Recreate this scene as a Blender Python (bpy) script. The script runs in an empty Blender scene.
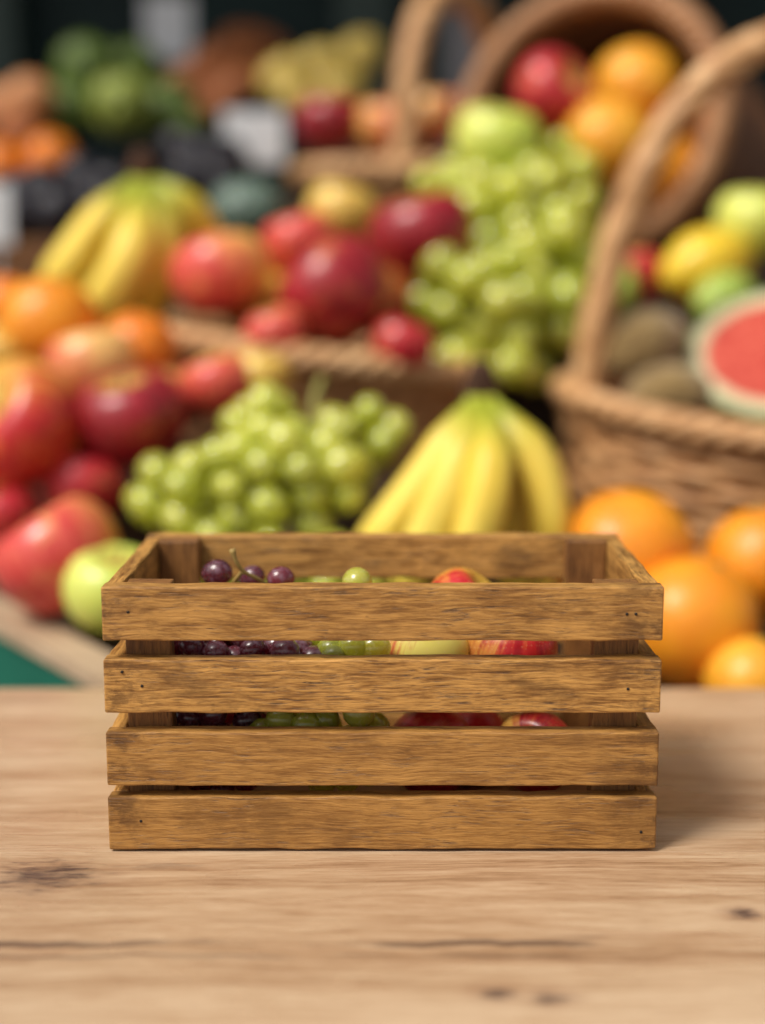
import bpy, bmesh, math, random
from mathutils import Vector, Euler, Matrix, noise as mnoise

random.seed(7)
SC = bpy.context.scene
COL = SC.collection
R = math.radians

# ------------------------------------------------------------------ camera
FPX = 1024 * 50 / 36.0
PITCH = math.atan(239 / FPX)
ZC, TABLE_Z = 0.98, 0.75
cp, sp_ = math.cos(PITCH), math.sin(PITCH)


def ray(px, py):
    u, v = (px - 382.5) / FPX, (512 - py) / FPX
    return Vector((u, cp + v * sp_, -sp_ + v * cp))


def at(px, py, Y):
    d = ray(px, py)
    return Vector((0, 0, ZC)) + d * (Y / d.y)


def on_z(px, py, z):
    d = ray(px, py)
    return Vector((0, 0, ZC)) + d * ((z - ZC) / d.z)


def msize(rpx, px, py, Y):
    return rpx * (Y / ray(px, py).y) / FPX


cam_d = bpy.data.cameras.new('camera')
cam = bpy.data.objects.new('camera', cam_d)
COL.objects.link(cam)
cam.location = (0, 0, ZC)
cam.rotation_euler = (math.pi / 2 - PITCH, 0, 0)
cam_d.lens, cam_d.sensor_width, cam_d.sensor_fit = 50, 36, 'AUTO'
cam_d.clip_start, cam_d.clip_end = 0.01, 500
cam_d.dof.use_dof = True
cam_d.dof.focus_distance = 0.571
cam_d.dof.aperture_fstop = 0.05 / 0.0188
SC.camera = cam

# ------------------------------------------------------------------ light
SUN_EL, SUN_AZ = 55, 234          # azimuth of the sun seen from the scene (0 = +Y, clockwise)
w = bpy.data.worlds.new('World')
SC.world = w
w.use_nodes = True
nt = w.node_tree
bg = nt.nodes['Background']
sky = nt.nodes.new('ShaderNodeTexSky')
sky.sky_type = 'NISHITA'
sky.sun_disc = False
sky.sun_elevation = R(SUN_EL)
sky.sun_rotation = R(SUN_AZ)
sky.dust_density = 4.0
sky.ozone_density = 1.0
hs = nt.nodes.new('ShaderNodeHueSaturation')
hs.inputs['Saturation'].default_value = 0.22      # overcast: the blue is greyed out
nt.links.new(sky.outputs[0], hs.inputs['Color'])
nt.links.new(hs.outputs[0], bg.inputs[0])
bg.inputs[1].default_value = 0.05
sd = bpy.data.lights.new('sun', 'SUN')
sd.energy, sd.angle, sd.color = 1.5, R(18), (1.0, 0.94, 0.85)
sun = bpy.data.objects.new('sun', sd)
COL.objects.link(sun)
az = R(SUN_AZ)
to_sun = Vector((math.sin(az) * math.cos(R(SUN_EL)), math.cos(az) * math.cos(R(SUN_EL)), math.sin(R(SUN_EL))))
sun.rotation_euler = to_sun.to_track_quat('Z', 'Y').to_euler()
sun.location = (-2, -3, 4)

SC.view_settings.view_transform = 'Standard'
SC.view_settings.look = 'None'
SC.view_settings.exposure = 1.13
SC.view_settings.gamma = 1
SC.cycles.use_denoising = True
SC.cycles.max_bounces = 8
try:
    SC.cycles.denoiser = 'OPENIMAGEDENOISE'
except Exception:
    pass


# ------------------------------------------------------------------ node helpers
class NB:
    """small shader builder"""

    def __init__(self, name):
        self.m = bpy.data.materials.new(name)
        self.m.use_nodes = True
        self.t = self.m.node_tree
        self.b = self.t.nodes['Principled BSDF']

    def n(self, kind, **kw):
        x = self.t.nodes.new('ShaderNode' + kind)
        for k, v in kw.items():
            setattr(x, k, v)
        return x

    def put(self, sock, val):
        if isinstance(val, bpy.types.NodeSocket):
            self.t.links.new(val, sock)
        else:
            sock.default_value = val

    def math(self, op, a, b=0.0, c=0.0):
        x = self.n('Math', operation=op)
        for i, v in enumerate((a, b, c)):
            self.put(x.inputs[i], v)
        return x.outputs[0]

    def vmath(self, op, a, b=(0, 0, 0), s=None):
        x = self.n('VectorMath', operation=op)
        self.put(x.inputs[0], a)
        if op in ('ADD', 'MULTIPLY', 'SUBTRACT'):
            self.put(x.inputs[1], b)
        if s is not None:
            self.put(x.inputs['Scale'], s)
        return x.outputs['Value'] if op == 'LENGTH' else x.outputs[0]

    def noise(self, vec, scale=1.0, detail=3.0, rough=0.55, dist=0.0):
        x = self.n('TexNoise')
        self.put(x.inputs['Vector'], vec)
        self.put(x.inputs['Scale'], scale)
        x.inputs['Detail'].default_value = detail
        x.inputs['Roughness'].default_value = rough
        x.inputs['Distortion'].default_value = dist
        return x.outputs['Fac']

    def ramp(self, fac, stops, interp='LINEAR'):
        x = self.n('ValToRGB')
        cr = x.color_ramp
        cr.interpolation = interp
        while len(cr.elements) < len(stops):
            cr.elements.new(0.5)
        for e, (p, c) in zip(cr.elements, stops):
            e.position = p
            e.color = (c, c, c, 1) if isinstance(c, (int, float)) else (*c, 1)
        self.put(x.inputs[0], fac)
        return x.outputs[0]

    def mix(self, fac, a, b, mode='MIX'):
        x = self.n('Mix', data_type='RGBA', blend_type=mode)
        self.put(x.inputs[0], fac)
        for s, v in ((x.inputs[6], a), (x.inputs[7], b)):
            self.put(s, v if isinstance(v, bpy.types.NodeSocket) else (*v, 1))
        return x.outputs[2]

    def smooth(self, v, lo, hi):
        x = self.n('MapRange', interpolation_type='SMOOTHSTEP')
        self.put(x.inputs[0], v)
        x.inputs[1].default_value, x.inputs[2].default_value = lo, hi
        return x.outputs[0]

    def obj(self, rnd=0.0):
        tc = self.n('TexCoord').outputs['Object']
        if rnd:
            oi = self.n('ObjectInfo').outputs['Random']
            tc = self.vmath('ADD', tc, self.vmath('SCALE', (1.0, 0.37, 0.71), s=self.math('MULTIPLY', oi, rnd)))
        return tc

    def sep(self, v):
        x = self.n('SeparateXYZ')
        self.put(x.inputs[0], v)
        return x.outputs

    def comb(self, a, b, c):
        x = self.n('CombineXYZ')
        for i, v in enumerate((a, b, c)):
            self.put(x.inputs[i], v)
        return x.outputs[0]

    def bump(self, h, strength, dist):
        x = self.n('Bump')
        x.inputs['Strength'].default_value = strength
        x.inputs['Distance'].default_value = dist
        self.put(x.inputs['Height'], h)
        self.t.links.new(x.outputs[0], self.b.inputs['Normal'])

    def out(self, col=None, rough=None, spec=None, sss=None, sss_r=None, coat=None, sheen=None):
        if col is not None:
            self.put(self.b.inputs['Base Color'], col if isinstance(col, bpy.types.NodeSocket) else (*col, 1))
        if rough is not None:
            self.put(self.b.inputs['Roughness'], rough)
        if spec is not None:
            self.b.inputs['Specular IOR Level'].default_value = spec
        if sss:
            self.b.inputs['Subsurface Weight'].default_value = sss
            self.b.inputs['Subsurface Radius'].default_value = sss_r[:3]
            self.b.inputs['Subsurface Scale'].default_value = sss_r[3]
        if coat:
            self.b.inputs['Coat Weight'].default_value = coat
            self.b.inputs['Coat Roughness'].default_value = 0.15
        if sheen:
            self.b.inputs['Sheen Weight'].default_value = sheen
        return self.m


# ------------------------------------------------------------------ materials
def crate_wood(name, light, mid, dark, flk):
    b = NB(name)
    p = b.obj(7.0)
    warp = b.noise(b.vmath('MULTIPLY', p, (20, 35, 35)), 1, 2)
    x, y, z = b.sep(p)
    z2 = b.math('ADD', z, b.math('MULTIPLY', warp, 0.0055))
    y2 = b.math('ADD', y, b.math('MULTIPLY', warp, 0.004))
    q = b.comb(x, y2, z2)
    fine = b.noise(b.vmath('MULTIPLY', q, (85, 1300, 1300)), 1, 4, .7)
    thread = b.noise(b.vmath('MULTIPLY', q, (38, 620, 620)), 1, 3, .6)
    band = b.noise(b.vmath('MULTIPLY', q, (10, 190, 190)), 1, 3, .6)
    blot = b.noise(b.vmath('MULTIPLY', p, (30, 70, 70)), 1, 4, .6)
    flk_n = b.noise(b.vmath('MULTIPLY', q, (80, 1400, 1400)), 1, 3, .6)
    fleck = b.smooth(flk_n, .57, .68)
    cluster = b.smooth(b.noise(b.vmath('MULTIPLY', p, (34, 120, 120)), 1, 3), .42, .60)
    fleck = b.math('MULTIPLY', fleck, cluster)
    v = b.math('ADD', b.math('MULTIPLY', band, .18), b.math('ADD', b.math('MULTIPLY', fine, .36), b.math('ADD', b.math('MULTIPLY', blot, .20), b.math('MULTIPLY', thread, .26))))
    c = b.ramp(v, [(.385, dark), (.455, mid), (.52, light), (.60, tuple(i * 1.28 for i in light))])
    # growth lines: thin contours of a long stretched field
    gl = b.noise(b.vmath('MULTIPLY', q, (9, 130, 130)), 1, 4, .62)
    gl = b.math('ABSOLUTE', b.math('SUBTRACT', b.math('FRACT', b.math('MULTIPLY', gl, 11)), .5))
    line = b.math('MULTIPLY', b.smooth(gl, .14, .02), b.smooth(thread, .40, .58))
    c = b.mix(b.math('MULTIPLY', line, .42), c, dark)
    stain = b.smooth(b.noise(b.vmath('MULTIPLY', p, (24, 55, 55)), 1, 5, .7), .52, .68)
    c = b.mix(b.math('MULTIPLY', stain, .55), c, tuple(i * .85 for i in dark))
    c = b.mix(b.math('MULTIPLY', fleck, .85), c, flk)
    oi = b.n('ObjectInfo').outputs['Random']
    c = b.mix(b.math('MULTIPLY', b.math('FRACT', b.math('MULTIPLY', oi, 7.31)), .45), c, mid)
    # grime rubbed into the ends of the boards
    xe = b.math('ABSOLUTE', b.sep(b.obj())[0])
    en = b.noise(b.vmath('MULTIPLY', p, (70, 110, 110)), 1, 5, .7)
    grime = b.math('MULTIPLY', b.smooth(xe, .080, .112), b.smooth(en, .46, .62))
    c = b.mix(b.math('MULTIPLY', grime, .7), c, dark)
    b.bump(b.math('ADD', b.math('ADD', fine, b.math('MULTIPLY', thread, .7)), b.math('MULTIPLY', fleck, -.9)), .6, .0006)
    return b.out(c, b.ramp(fine, [(.3, .40), (.7, .56)]), .45)


M = {}
M['crate_wood'] = crate_wood('crate_wood', (.54, .280, .072), (.30, .136, .030), (.085, .033, .008), (.032, .013, .005))
M['crate_post'] = crate_wood('crate_post', (.30, .135, .036), (.19, .080, .023), (.075, .030, .010), (.030, .013, .006))


def flat(name, col, rough=.6, spec=.4, var=.25, scale=40):
    b = NB(name)
    nn = b.noise(b.obj(5), scale, 4)
    c = b.ramp(nn, [(.3, tuple(i * (1 - var) for i in col)), (.7, tuple(min(1, i * (1 + var)) for i in col))])
    return b.out(c, rough, spec)


M['nail'] = flat('nail_dark', (.015, .010, .008), .7)
M['stem'] = flat('stem_brown', (.16, .085, .03), .7)
M['grape_stem'] = flat('grape_stem', (.36, .24, .07), .6)
M['green_stem'] = flat('green_stem', (.24, .22, .05), .6)
M['crown'] = flat('banana_crown', (.070, .034, .020), .9, .15, var=.6, scale=60)
M['card'] = flat('card_white', (.78, .79, .80), .5, var=.03)
M['metal'] = flat('metal_grey', (.35, .35, .35), .4)
M['green_paint'] = flat('green_paint', (.004, .105, .066), .6, .3, var=.15, scale=12)
M['teal_paint'] = flat('teal_paint', (.003, .022, .020), .5, .3, var=.35, scale=3)
M['post_paint'] = flat('post_paint', (.055, .085, .070), .5, var=.2, scale=3)
M['window_pane'] = NB('window_pane').out((.05, .06, .065), .08, .6)
M['shade_pale'] = flat('shade_pale', (.40, .37, .38), .7, var=.15, scale=5)
M['paving'] = None


def paving():
    b = NB('paving')
    p = b.obj()
    br = b.n('TexBrick')
    b.put(br.inputs['Vector'], p)
    br.inputs['Scale'].default_value = 2.5
    br.inputs['Color1'].default_value = (.16, .15, .14, 1)
    br.inputs['Color2'].default_value = (.22, .20, .18, 1)
    br.inputs['Mortar'].default_value = (.07, .065, .06, 1)
    c = b.mix(.5, br.outputs[0], b.ramp(b.noise(p, 14, 5), [(.3, (.10, .095, .09)), (.7, (.26, .24, .22))]), 'MIX')
    return b.out(c, .8, .3)


M['paving'] = paving()


def stall_wood(name, light, dark):
    b = NB(name)
    p = b.obj(6)
    g = b.noise(b.vmath('MULTIPLY', p, (7, 90, 90)), 1, 4, .6)
    f = b.noise(b.vmath('MULTIPLY', p, (25, 420, 420)), 1, 3)
    c = b.ramp(b.math('ADD', b.math('MULTIPLY', g, .65), b.math('MULTIPLY', f, .35)), [(.36, dark), (.62, light)])
    b.bump(f, .3, .001)
    return b.out(c, .6, .3)


M['beige_wood'] = stall_wood('beige_wood', (.52, .38, .25), (.34, .23, .14))
M['brown_wood'] = stall_wood('brown_wood', (.23, .10, .035), (.10, .042, .016))
M['dark_wood'] = stall_wood('dark_wood', (.060, .034, .018), (.026, .015, .009))


def table_wood(marks, cracks, origin):
    b = NB('table_wood')
    p = b.obj()
    x, y, z = b.sep(p)
    board = b.math('FLOOR', b.math('DIVIDE', b.math('ADD', y, .0), .142))
    po = b.comb(b.math('ADD', x, b.math('MULTIPLY', board, 3.7)), y, z)
    warp = b.noise(b.vmath('MULTIPLY', po, (5, 16, 16)), 1, 3)
    y2 = b.math('ADD', y, b.math('MULTIPLY', warp, .024))
    q = b.comb(b.math('ADD', x, b.math('MULTIPLY', board, 3.7)), y2, z)
    band = b.noise(b.vmath('MULTIPLY', q, (3.0, 62, 62)), 1, 4, .55)
    mid = b.noise(b.vmath('MULTIPLY', q, (14, 240, 240)), 1, 3, .6)
    fine = b.noise(b.vmath('MULTIPLY', q, (55, 1050, 1050)), 1, 4, .7)
    blot = b.noise(b.vmath('MULTIPLY', po, (5, 14, 14)), 1, 3)
    v = b.math('ADD', b.math('MULTIPLY', band, .28), b.math('ADD', b.math('MULTIPLY', mid, .14), b.math('ADD', b.math('MULTIPLY', fine, .30), b.math('MULTIPLY', blot, .28))))
    c = b.ramp(v, [(.38, (.25, .135, .068)), (.45, (.42, .262, .148)), (.52, (.54, .375, .232)), (.61, (.66, .50, .335))])
    tone = b.math('FRACT', b.math('MULTIPLY', b.math('SINE', b.math('MULTIPLY', board, 12.7)), 43.7))
    c = b.mix(b.math('MULTIPLY', tone, .18), c, (.42, .26, .16))
    # cracks and knots: marks in the timber itself
    dk = halo = None
    for (cx, cy, rx, ry, s, seed) in marks:
        dx = b.math('DIVIDE', b.math('SUBTRACT', x, cx - origin[0]), rx)
        dy = b.math('DIVIDE', b.math('SUBTRACT', y, cy - origin[1]), ry)
        d = b.math('SQRT', b.math('ADD', b.math('MULTIPLY', dx, dx), b.math('MULTIPLY', dy, dy)))
        nn = b.noise(b.vmath('MULTIPLY', b.vmath('ADD', p, (seed, 0, 0)), (75, 300, 100)), 1, 5, .72)
        d = b.math('ADD', d, b.math('MULTIPLY', b.math('SUBTRACT', nn, .5), 3.4))
        g2 = b.noise(b.vmath('MULTIPLY', q, (70, 420, 420)), 1, 4, .7)
        k = b.math('MULTIPLY', b.math('MULTIPLY', b.smooth(b.math('SUBTRACT', 1.3, d), 0, 1.1), s), b.ramp(g2, [(.36, .35), (.56, 1.0)]))
        dk = k if dk is None else b.math('MAXIMUM', dk, k)
        hl = b.math('MULTIPLY', b.smooth(b.math('SUBTRACT', 2.6, d), 0, 1.8), s)
        halo = hl if halo is None else b.math('MAXIMUM', halo, hl)
    for (cy, th, x0, x1, s) in cracks:
        wob = b.math('MULTIPLY', b.math('SUBTRACT', b.noise(b.comb(b.math('MULTIPLY', x, 22), cy * 50, 0), 1, 3), .5), .012)
        dd = b.math('ABSOLUTE', b.math('SUBTRACT', b.math('ADD', y, wob), cy - origin[1]))
        k = b.smooth(dd, th, th * .25)
        on = b.smooth(b.noise(b.comb(b.math('MULTIPLY', x, 13), cy * 30, 0), 1, 3), .44, .60)
        lim = b.math('MULTIPLY', b.smooth(x, x0, x0 + .03), b.smooth(x, x1 + .03, x1))
        k = b.math('MULTIPLY', b.math('MULTIPLY', k, on), b.math('MULTIPLY', lim, s))
        dk = b.math('MAXIMUM', dk, k)
    c = b.mix(b.math('MULTIPLY', halo, .38), c, (.26, .125, .065))
    c = b.mix(dk, c, (.050, .031, .030))
    b.bump(b.math('ADD', fine, b.math('ADD', b.math('MULTIPLY', mid, .6), b.math('MULTIPLY', dk, -1.5))), .35, .0006)
    return b.out(c, b.ramp(blot, [(.35, .22), (.65, .42)]), .5)


def apple_mat(name, red, red2, yel, bias, streak=.55, side=.35, top=0.0):
    """blush over a ground colour, with streaks running from stem to base"""
    b = NB(name)
    p = b.obj()
    x, y, z = b.sep(p)
    dirn = b.vmath('NORMALIZE', b.comb(x, y, 0.0))
    oi = b.n('ObjectInfo').outputs['Random']
    sv = b.vmath('ADD', b.vmath('SCALE', dirn, s=7.0), b.comb(b.math('MULTIPLY', oi, 30), 0.0, b.math('MULTIPLY', z, .7)))
    st = b.noise(sv, 1.0, 4, .7)
    blot = b.noise(b.vmath('ADD', p, b.comb(b.math('MULTIPLY', oi, 17), 0.0, 0.0)), 1.5, 3)
    f = b.math('ADD', b.math('MULTIPLY', b.math('SUBTRACT', st, .5), streak * 2), b.math('MULTIPLY', x, side))
    f = b.math('ADD', f, b.math('MULTIPLY', b.math('SUBTRACT', blot, .5), .8))
    f = b.math('ADD', f, b.math('SUBTRACT', bias, b.math('MULTIPLY', z, top)))
    fac = b.smooth(f, -.22, .42)
    rr = b.mix(b.smooth(st, .38, .64), red, red2)
    pale = b.smooth(b.noise(b.vmath('ADD', p, b.comb(0.0, b.math('MULTIPLY', oi, 23), 0.0)), 2.2, 4, .6), .52, .72)
    rr = b.mix(b.math('MULTIPLY', pale, .45), rr, yel)
    c = b.mix(fac, yel, rr)
    # green-yellow cavity round the stem
    rad = b.vmath('LENGTH', b.comb(x, y, 0.0))
    cav = b.math('MULTIPLY', b.smooth(rad, .62, .12), b.smooth(z, .1, .3))
    c = b.mix(b.math('MULTIPLY', cav, .85), c, (.58, .40, .07))
    dots = b.smooth(b.noise(p, 26, 0), .72, .78)
    c = b.mix(b.math('MULTIPLY', dots, .35), c, (.75, .55, .30))
    return b.out(c, b.ramp(blot, [(.3, .30), (.7, .46)]), .5, .12, (1, .35, .2, .12), coat=.15)


M['apple_redyellow'] = apple_mat('apple_redyellow', (.62, .022, .022), (.44, .008, .014), (.76, .42, .05), .18, .6, .5, .15)
M['apple_pink'] = apple_mat('apple_pink', (.70, .095, .068), (.58, .035, .036), (.82, .44, .10), .26, .45, .5, .15)
M['apple_dark'] = apple_mat('apple_dark', (.40, .006, .018), (.21, .003, .010), (.66, .26, .04), .50, .5, .35, .35)
M['apple_wine'] = apple_mat('apple_wine', (.34, .005, .018), (.20, .003, .010), (.44, .04, .03), .95, .3, .2, .1)
M['apple_peach'] = apple_mat('apple_peach', (.70, .15, .07), (.62, .09, .05), (.80, .45, .14), .02, .3, .5, .1)
M['apple_green'] = apple_mat('apple_green', (.48, .60, .07), (.40, .54, .05), (.66, .70, .14), .1, .3, .4)
M['apple_yellow'] = apple_mat('apple_yellow', (.72, .42, .07), (.66, .34, .05), (.78, .50, .10), .1, .3, .4)
M['apple_streaked'] = apple_mat('apple_streaked', (.60, .025, .030), (.48, .012, .020), (.72, .60, .13), -.10, .85, .75)
M['apple_red'] = apple_mat('apple_red', (.50, .018, .018), (.30, .006, .012), (.62, .35, .06), .35, .7, .55)
M['apple_bright'] = apple_mat('apple_bright', (.56, .016, .030), (.40, .008, .020), (.62, .20, .08), .62, .3, .3)


def citrus(name, c0, c1, rough=.36):
    b = NB(name)
    p = b.obj()
    n = b.noise(p, 1.6, 3)
    pores = b.n('TexVoronoi')
    b.put(pores.inputs['Vector'], p)
    pores.inputs['Scale'].default_value = 26
    c = b.ramp(n, [(.3, c0), (.7, c1)])
    b.bump(b.smooth(pores.outputs['Distance'], .0, .4), .35, .012)
    return b.out(c, rough, .5, .15, (1, .45, .1, .15))


M['orange'] = citrus('orange_peel', (.80, .24, .008), (.88, .33, .012))
M['orange_deep'] = citrus('orange_peel_deep', (.76, .17, .006), (.84, .24, .010))
M['orange_gold'] = citrus('orange_peel_gold', (.82, .32, .018), (.88, .42, .03))
M['lemon'] = citrus('lemon_peel', (.82, .52, .02), (.88, .60, .035))
M['mango'] = citrus('mango_skin', (.48, .34, .06), (.58, .42, .09), .5)
M['lime'] = citrus('lime_peel', (.30, .44, .06), (.44, .54, .10))
M['melon'] = citrus('melon_rind', (.07, .12, .09), (.14, .20, .16))
M['plum'] = citrus('plum_skin', (.006, .005, .009), (.018, .015, .024), .45)
M['tan_fruit'] = citrus('tan_peel', (.50, .20, .07), (.58, .26, .10), .5)
M['yam'] = citrus('yam_skin', (.30, .085, .022), (.42, .14, .035), .6)
M['cabbage'] = None


def grape_mat(name, c0, c1, sss, rr, rough, bloom):
    b = NB(name)
    p = b.obj()
    oi = b.n('ObjectInfo').outputs['Random']
    n = b.noise(b.vmath('ADD', p, b.comb(b.math('MULTIPLY', oi, 40), 0., 0.)), 1.3, 3)
    c = b.ramp(b.math('ADD', b.math('MULTIPLY', n, .6), b.math('MULTIPLY', oi, .4)), [(.25, c0), (.75, c1)])
    # waxy bloom in patches
    bl = b.smooth(b.noise(b.vmath('ADD', p, b.comb(0., b.math('MULTIPLY', oi, 25), 0.)), 2.3, 4, .65), .45, .75)
    c = b.mix(b.math('MULTIPLY', bl, bloom[3]), c, bloom[:3])
    return b.out(c, b.ramp(bl, [(0, rough), (1, rough + .14)]), .6, sss, rr, coat=.3)


M['grape_green'] = grape_mat('grape_green', (.38, .46, .012), (.66, .68, .06), .38, (.8, 1, .2, .40), .20, (.78, .80, .50, .38))
M['grape_green_small'] = grape_mat('grape_green_small', (.40, .44, .022), (.58, .58, .06), .45, (.9, 1, .2, .3), .22, (.60, .62, .28, .2))
M['grape_dark'] = grape_mat('grape_dark', (.050, .008, .014), (.15, .022, .032), .2, (1, .2, .25, .2), .26, (.30, .19, .24, .55))


def banana_mat(name, yel0, yel1):
    b = NB(name)
    a = b.n('Attribute', attribute_name='along').outputs['Fac']
    p = b.obj(3)
    n = b.noise(p, 38, 3)
    y = b.ramp(b.noise(p, 16, 2), [(.3, yel0), (.7, yel1)])
    g = b.math('ADD', b.smooth(b.math('ADD', a, b.math('MULTIPLY', b.math('SUBTRACT', n, .5), .12)), .46, .14), 0)
    c = b.mix(b.math('MULTIPLY', g, .85), y, (.25, .33, .018))
    tip = b.smooth(a, .955, .985)
    c = b.mix(tip, c, (.05, .035, .02))
    spots = b.smooth(b.noise(p, 150, 2), .70, .76)
    c = b.mix(b.math('MULTIPLY', spots, .5), c, (.22, .11, .02))
    return b.out(c, .42, .4, .1, (1, .7, .2, .01))


M['banana'] = banana_mat('banana_skin', (.80, .55, .05), (.88, .68, .12))


def wicker(name, c0, c1, c2):
    b = NB(name)
    p = b.obj(4)
    n = b.noise(p, 55, 4)
    f = b.noise(p, 420, 2)
    c = b.ramp(b.math('ADD', b.math('MULTIPLY', n, .75), b.math('MULTIPLY', f, .25)), [(.32, c0), (.5, c1), (.68, c2)])
    b.bump(f, .35, .002)
    return b.out(c, .48, .45)


M['wicker'] = wicker('wicker', (.28, .12, .042), (.54, .27, .105), (.70, .41, .19))
M['wicker_rim'] = wicker('wicker_rim', (.34, .16, .056), (.58, .31, .13), (.72, .45, .22))
M['wicker_dark'] = wicker('wicker_dark', (.075, .028, .010), (.15, .060, .022), (.24, .105, .042))
M['wicker_brown'] = wicker('wicker_brown', (.24, .10, .038), (.38, .18, .075), (.50, .27, .13))


def kiwi():
    b = NB('kiwi_skin')
    p = b.obj(3)
    n = b.noise(p, 2.2, 4)
    f = b.noise(p, 30, 2)
    c = b.ramp(b.math('ADD', b.math('MULTIPLY', n, .7), b.math('MULTIPLY', f, .3)), [(.3, (.17, .100, .030)), (.7, (.38, .25, .085))])
    b.bump(f, .4, .02)
    return b.out(c, .75, .3, sheen=.4)


M['kiwi'] = kiwi()


def watermelon_flesh():
    b = NB('watermelon_flesh')
    p = b.obj()
    x, y, z = b.sep(p)
    r = b.vmath('LENGTH', b.comb(x, y, 0.))
    n = b.noise(p, 5, 4)
    r2 = b.math('ADD', r, b.math('MULTIPLY', b.math('SUBTRACT', n, .5), .10))
    red = b.ramp(b.noise(b.vmath('ADD', p, b.vmath('SCALE', p, s=b.noise(p, 3, 2))), 6, 6, .75), [(.34, (.38, .022, .016)), (.5, (.54, .066, .042)), (.66, (.66, .15, .09))])
    c = b.mix(b.smooth(r2, .74, .83), red, (.66, .62, .38))
    c = b.mix(b.smooth(r, .92, .97), c, (.10, .20, .04))
    return b.out(c, .6, .15)


M['melon_flesh'] = watermelon_flesh()


def watermelon_rind():
    b = NB('watermelon_rind')
    p = b.obj()
    x, y, z = b.sep(p)
    a = b.math('ARCTAN2', y, x)
    n = b.noise(p, 4, 4)
    s = b.math('SINE', b.math('ADD', b.math('MULTIPLY', a, 9), b.math('MULTIPLY', n, 5)))
    c = b.mix(b.smooth(s, -.4, .4), (.035, .075, .012), (.20, .27, .05))
    return b.out(c, .35, .4)


M['melon_skin'] = watermelon_rind()


def cabbage():
    b = NB('cabbage_leaf')
    p = b.obj(5)
    n = b.noise(p, 4, 4)
    c = b.ramp(n, [(.3, (.030, .060, .008)), (.55, (.085, .135, .018)), (.75, (.20, .25, .05))])
    return b.out(c, .5, .4)


M['cabbage'] = cabbage()


def cabbage2():
    b = NB('pale_leaf')
    p = b.obj(5)
    n = b.noise(p, 4, 4)
    c = b.ramp(n, [(.3, (.12, .18, .02)), (.55, (.25, .29, .045)), (.75, (.36, .42, .12))])
    return b.out(c, .5, .4)


M['cabbage_pale'] = cabbage2()


# ------------------------------------------------------------------ object helpers
def tag(o, label=None, cat=None, group=None, kind=None):
    for k, v in (('label', label), ('category', cat), ('group', group), ('kind', kind)):
        if v:
            o[k] = v
    return o


def link(name, me, parent=None, loc=(0, 0, 0), rot=(0, 0, 0), scale=(1, 1, 1)):
    o = bpy.data.objects.new(name, me)
    COL.objects.link(o)
    o.parent = parent
    o.location = loc
    o.rotation_euler = rot if isinstance(rot, Euler) else Euler(rot)
    o.scale = scale if hasattr(scale, '__len__') else (scale,) * 3
    return o


def empty(name, loc, label, cat, group=None, rot=(0, 0, 0)):
    o = link(name, None, None, loc, rot)
    o.empty_display_size = .05
    return tag(o, label, cat, group)


def mk(name, verts, faces, mat, smooth=True):
    me = bpy.data.meshes.new(name)
    me.from_pydata([tuple(v) for v in verts], [], faces)
    me.materials.append(mat)
    bm = bmesh.new()
    bm.from_mesh(me)
    bmesh.ops.recalc_face_normals(bm, faces=bm.faces)
    bm.to_mesh(me)
    bm.free()
    if smooth:
        for p in me.polygons:
            p.use_smooth = True
    return me


def withmat(me, mat):
    m2 = me.copy()
    m2.materials.clear()
    m2.materials.append(mat)
    return m2


def tube(pts, radii, n=10, cap=True):
    """verts, faces of a tube along pts"""
    pts = [Vector(p) for p in pts]
    V, F = [], []
    t0 = (pts[1] - pts[0]).normalized()
    ref = Vector((0, 0, 1)) if abs(t0.z) < .9 else Vector((1, 0, 0))
    nrm = t0.cross(ref).normalized()
    for i, p in enumerate(pts):
        t = (pts[min(i + 1, len(pts) - 1)] - pts[max(i - 1, 0)]).normalized()
        nrm = (nrm - t * nrm.dot(t)).normalized()
        bn = t.cross(nrm)
        r = radii[i] if hasattr(radii, '__len__') else radii
        for k in range(n):
            a = 2 * math.pi * k / n
            V.append(p + (nrm * math.cos(a) + bn * math.sin(a)) * r)
    for i in range(len(pts) - 1):
        for k in range(n):
            F.append((i * n + k, i * n + (k + 1) % n, (i + 1) * n + (k + 1) % n, (i + 1) * n + k))
    if cap:
        F.append(tuple(range(n))[::-1])
        F.append(tuple((len(pts) - 1) * n + k for k in range(n)))
    return V, F


def ring_tube(pts, rad, n=6):
    """closed tube"""
    pts = [Vector(p) for p in pts]
    N = len(pts)
    V, F = [], []
    for i, p in enumerate(pts):
        t = (pts[(i + 1) % N] - pts[i - 1]).normalized()
        up = Vector((0, 0, 1))
        a1 = t.cross(up).normalized()
        a2 = t.cross(a1)
        for k in range(n):
            a = 2 * math.pi * k / n
            V.append(p + (a1 * math.cos(a) + a2 * math.sin(a)) * rad)
    for i in range(N):
        j = (i + 1) % N
        for k in range(n):
            F.append((i * n + k, i * n + (k + 1) % n, j * n + (k + 1) % n, j * n + k))
    return V, F


def cat(parts):
    V, F = [], []
    for v, f in parts:
        o = len(V)
        V += list(v)
        F += [tuple(i + o for i in x) for x in f]
    return V, F


def box(x0, x1, y0, y1, z0, z1):
    V = [(x, y, z) for z in (z0, z1) for (x, y) in ((x0, y0), (x1, y0), (x1, y1), (x0, y1))]
    return V, [(3, 2, 1, 0), (4, 5, 6, 7), (0, 1, 5, 4), (1, 2, 6, 5), (2, 3, 7, 6), (3, 0, 4, 7)]


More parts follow.
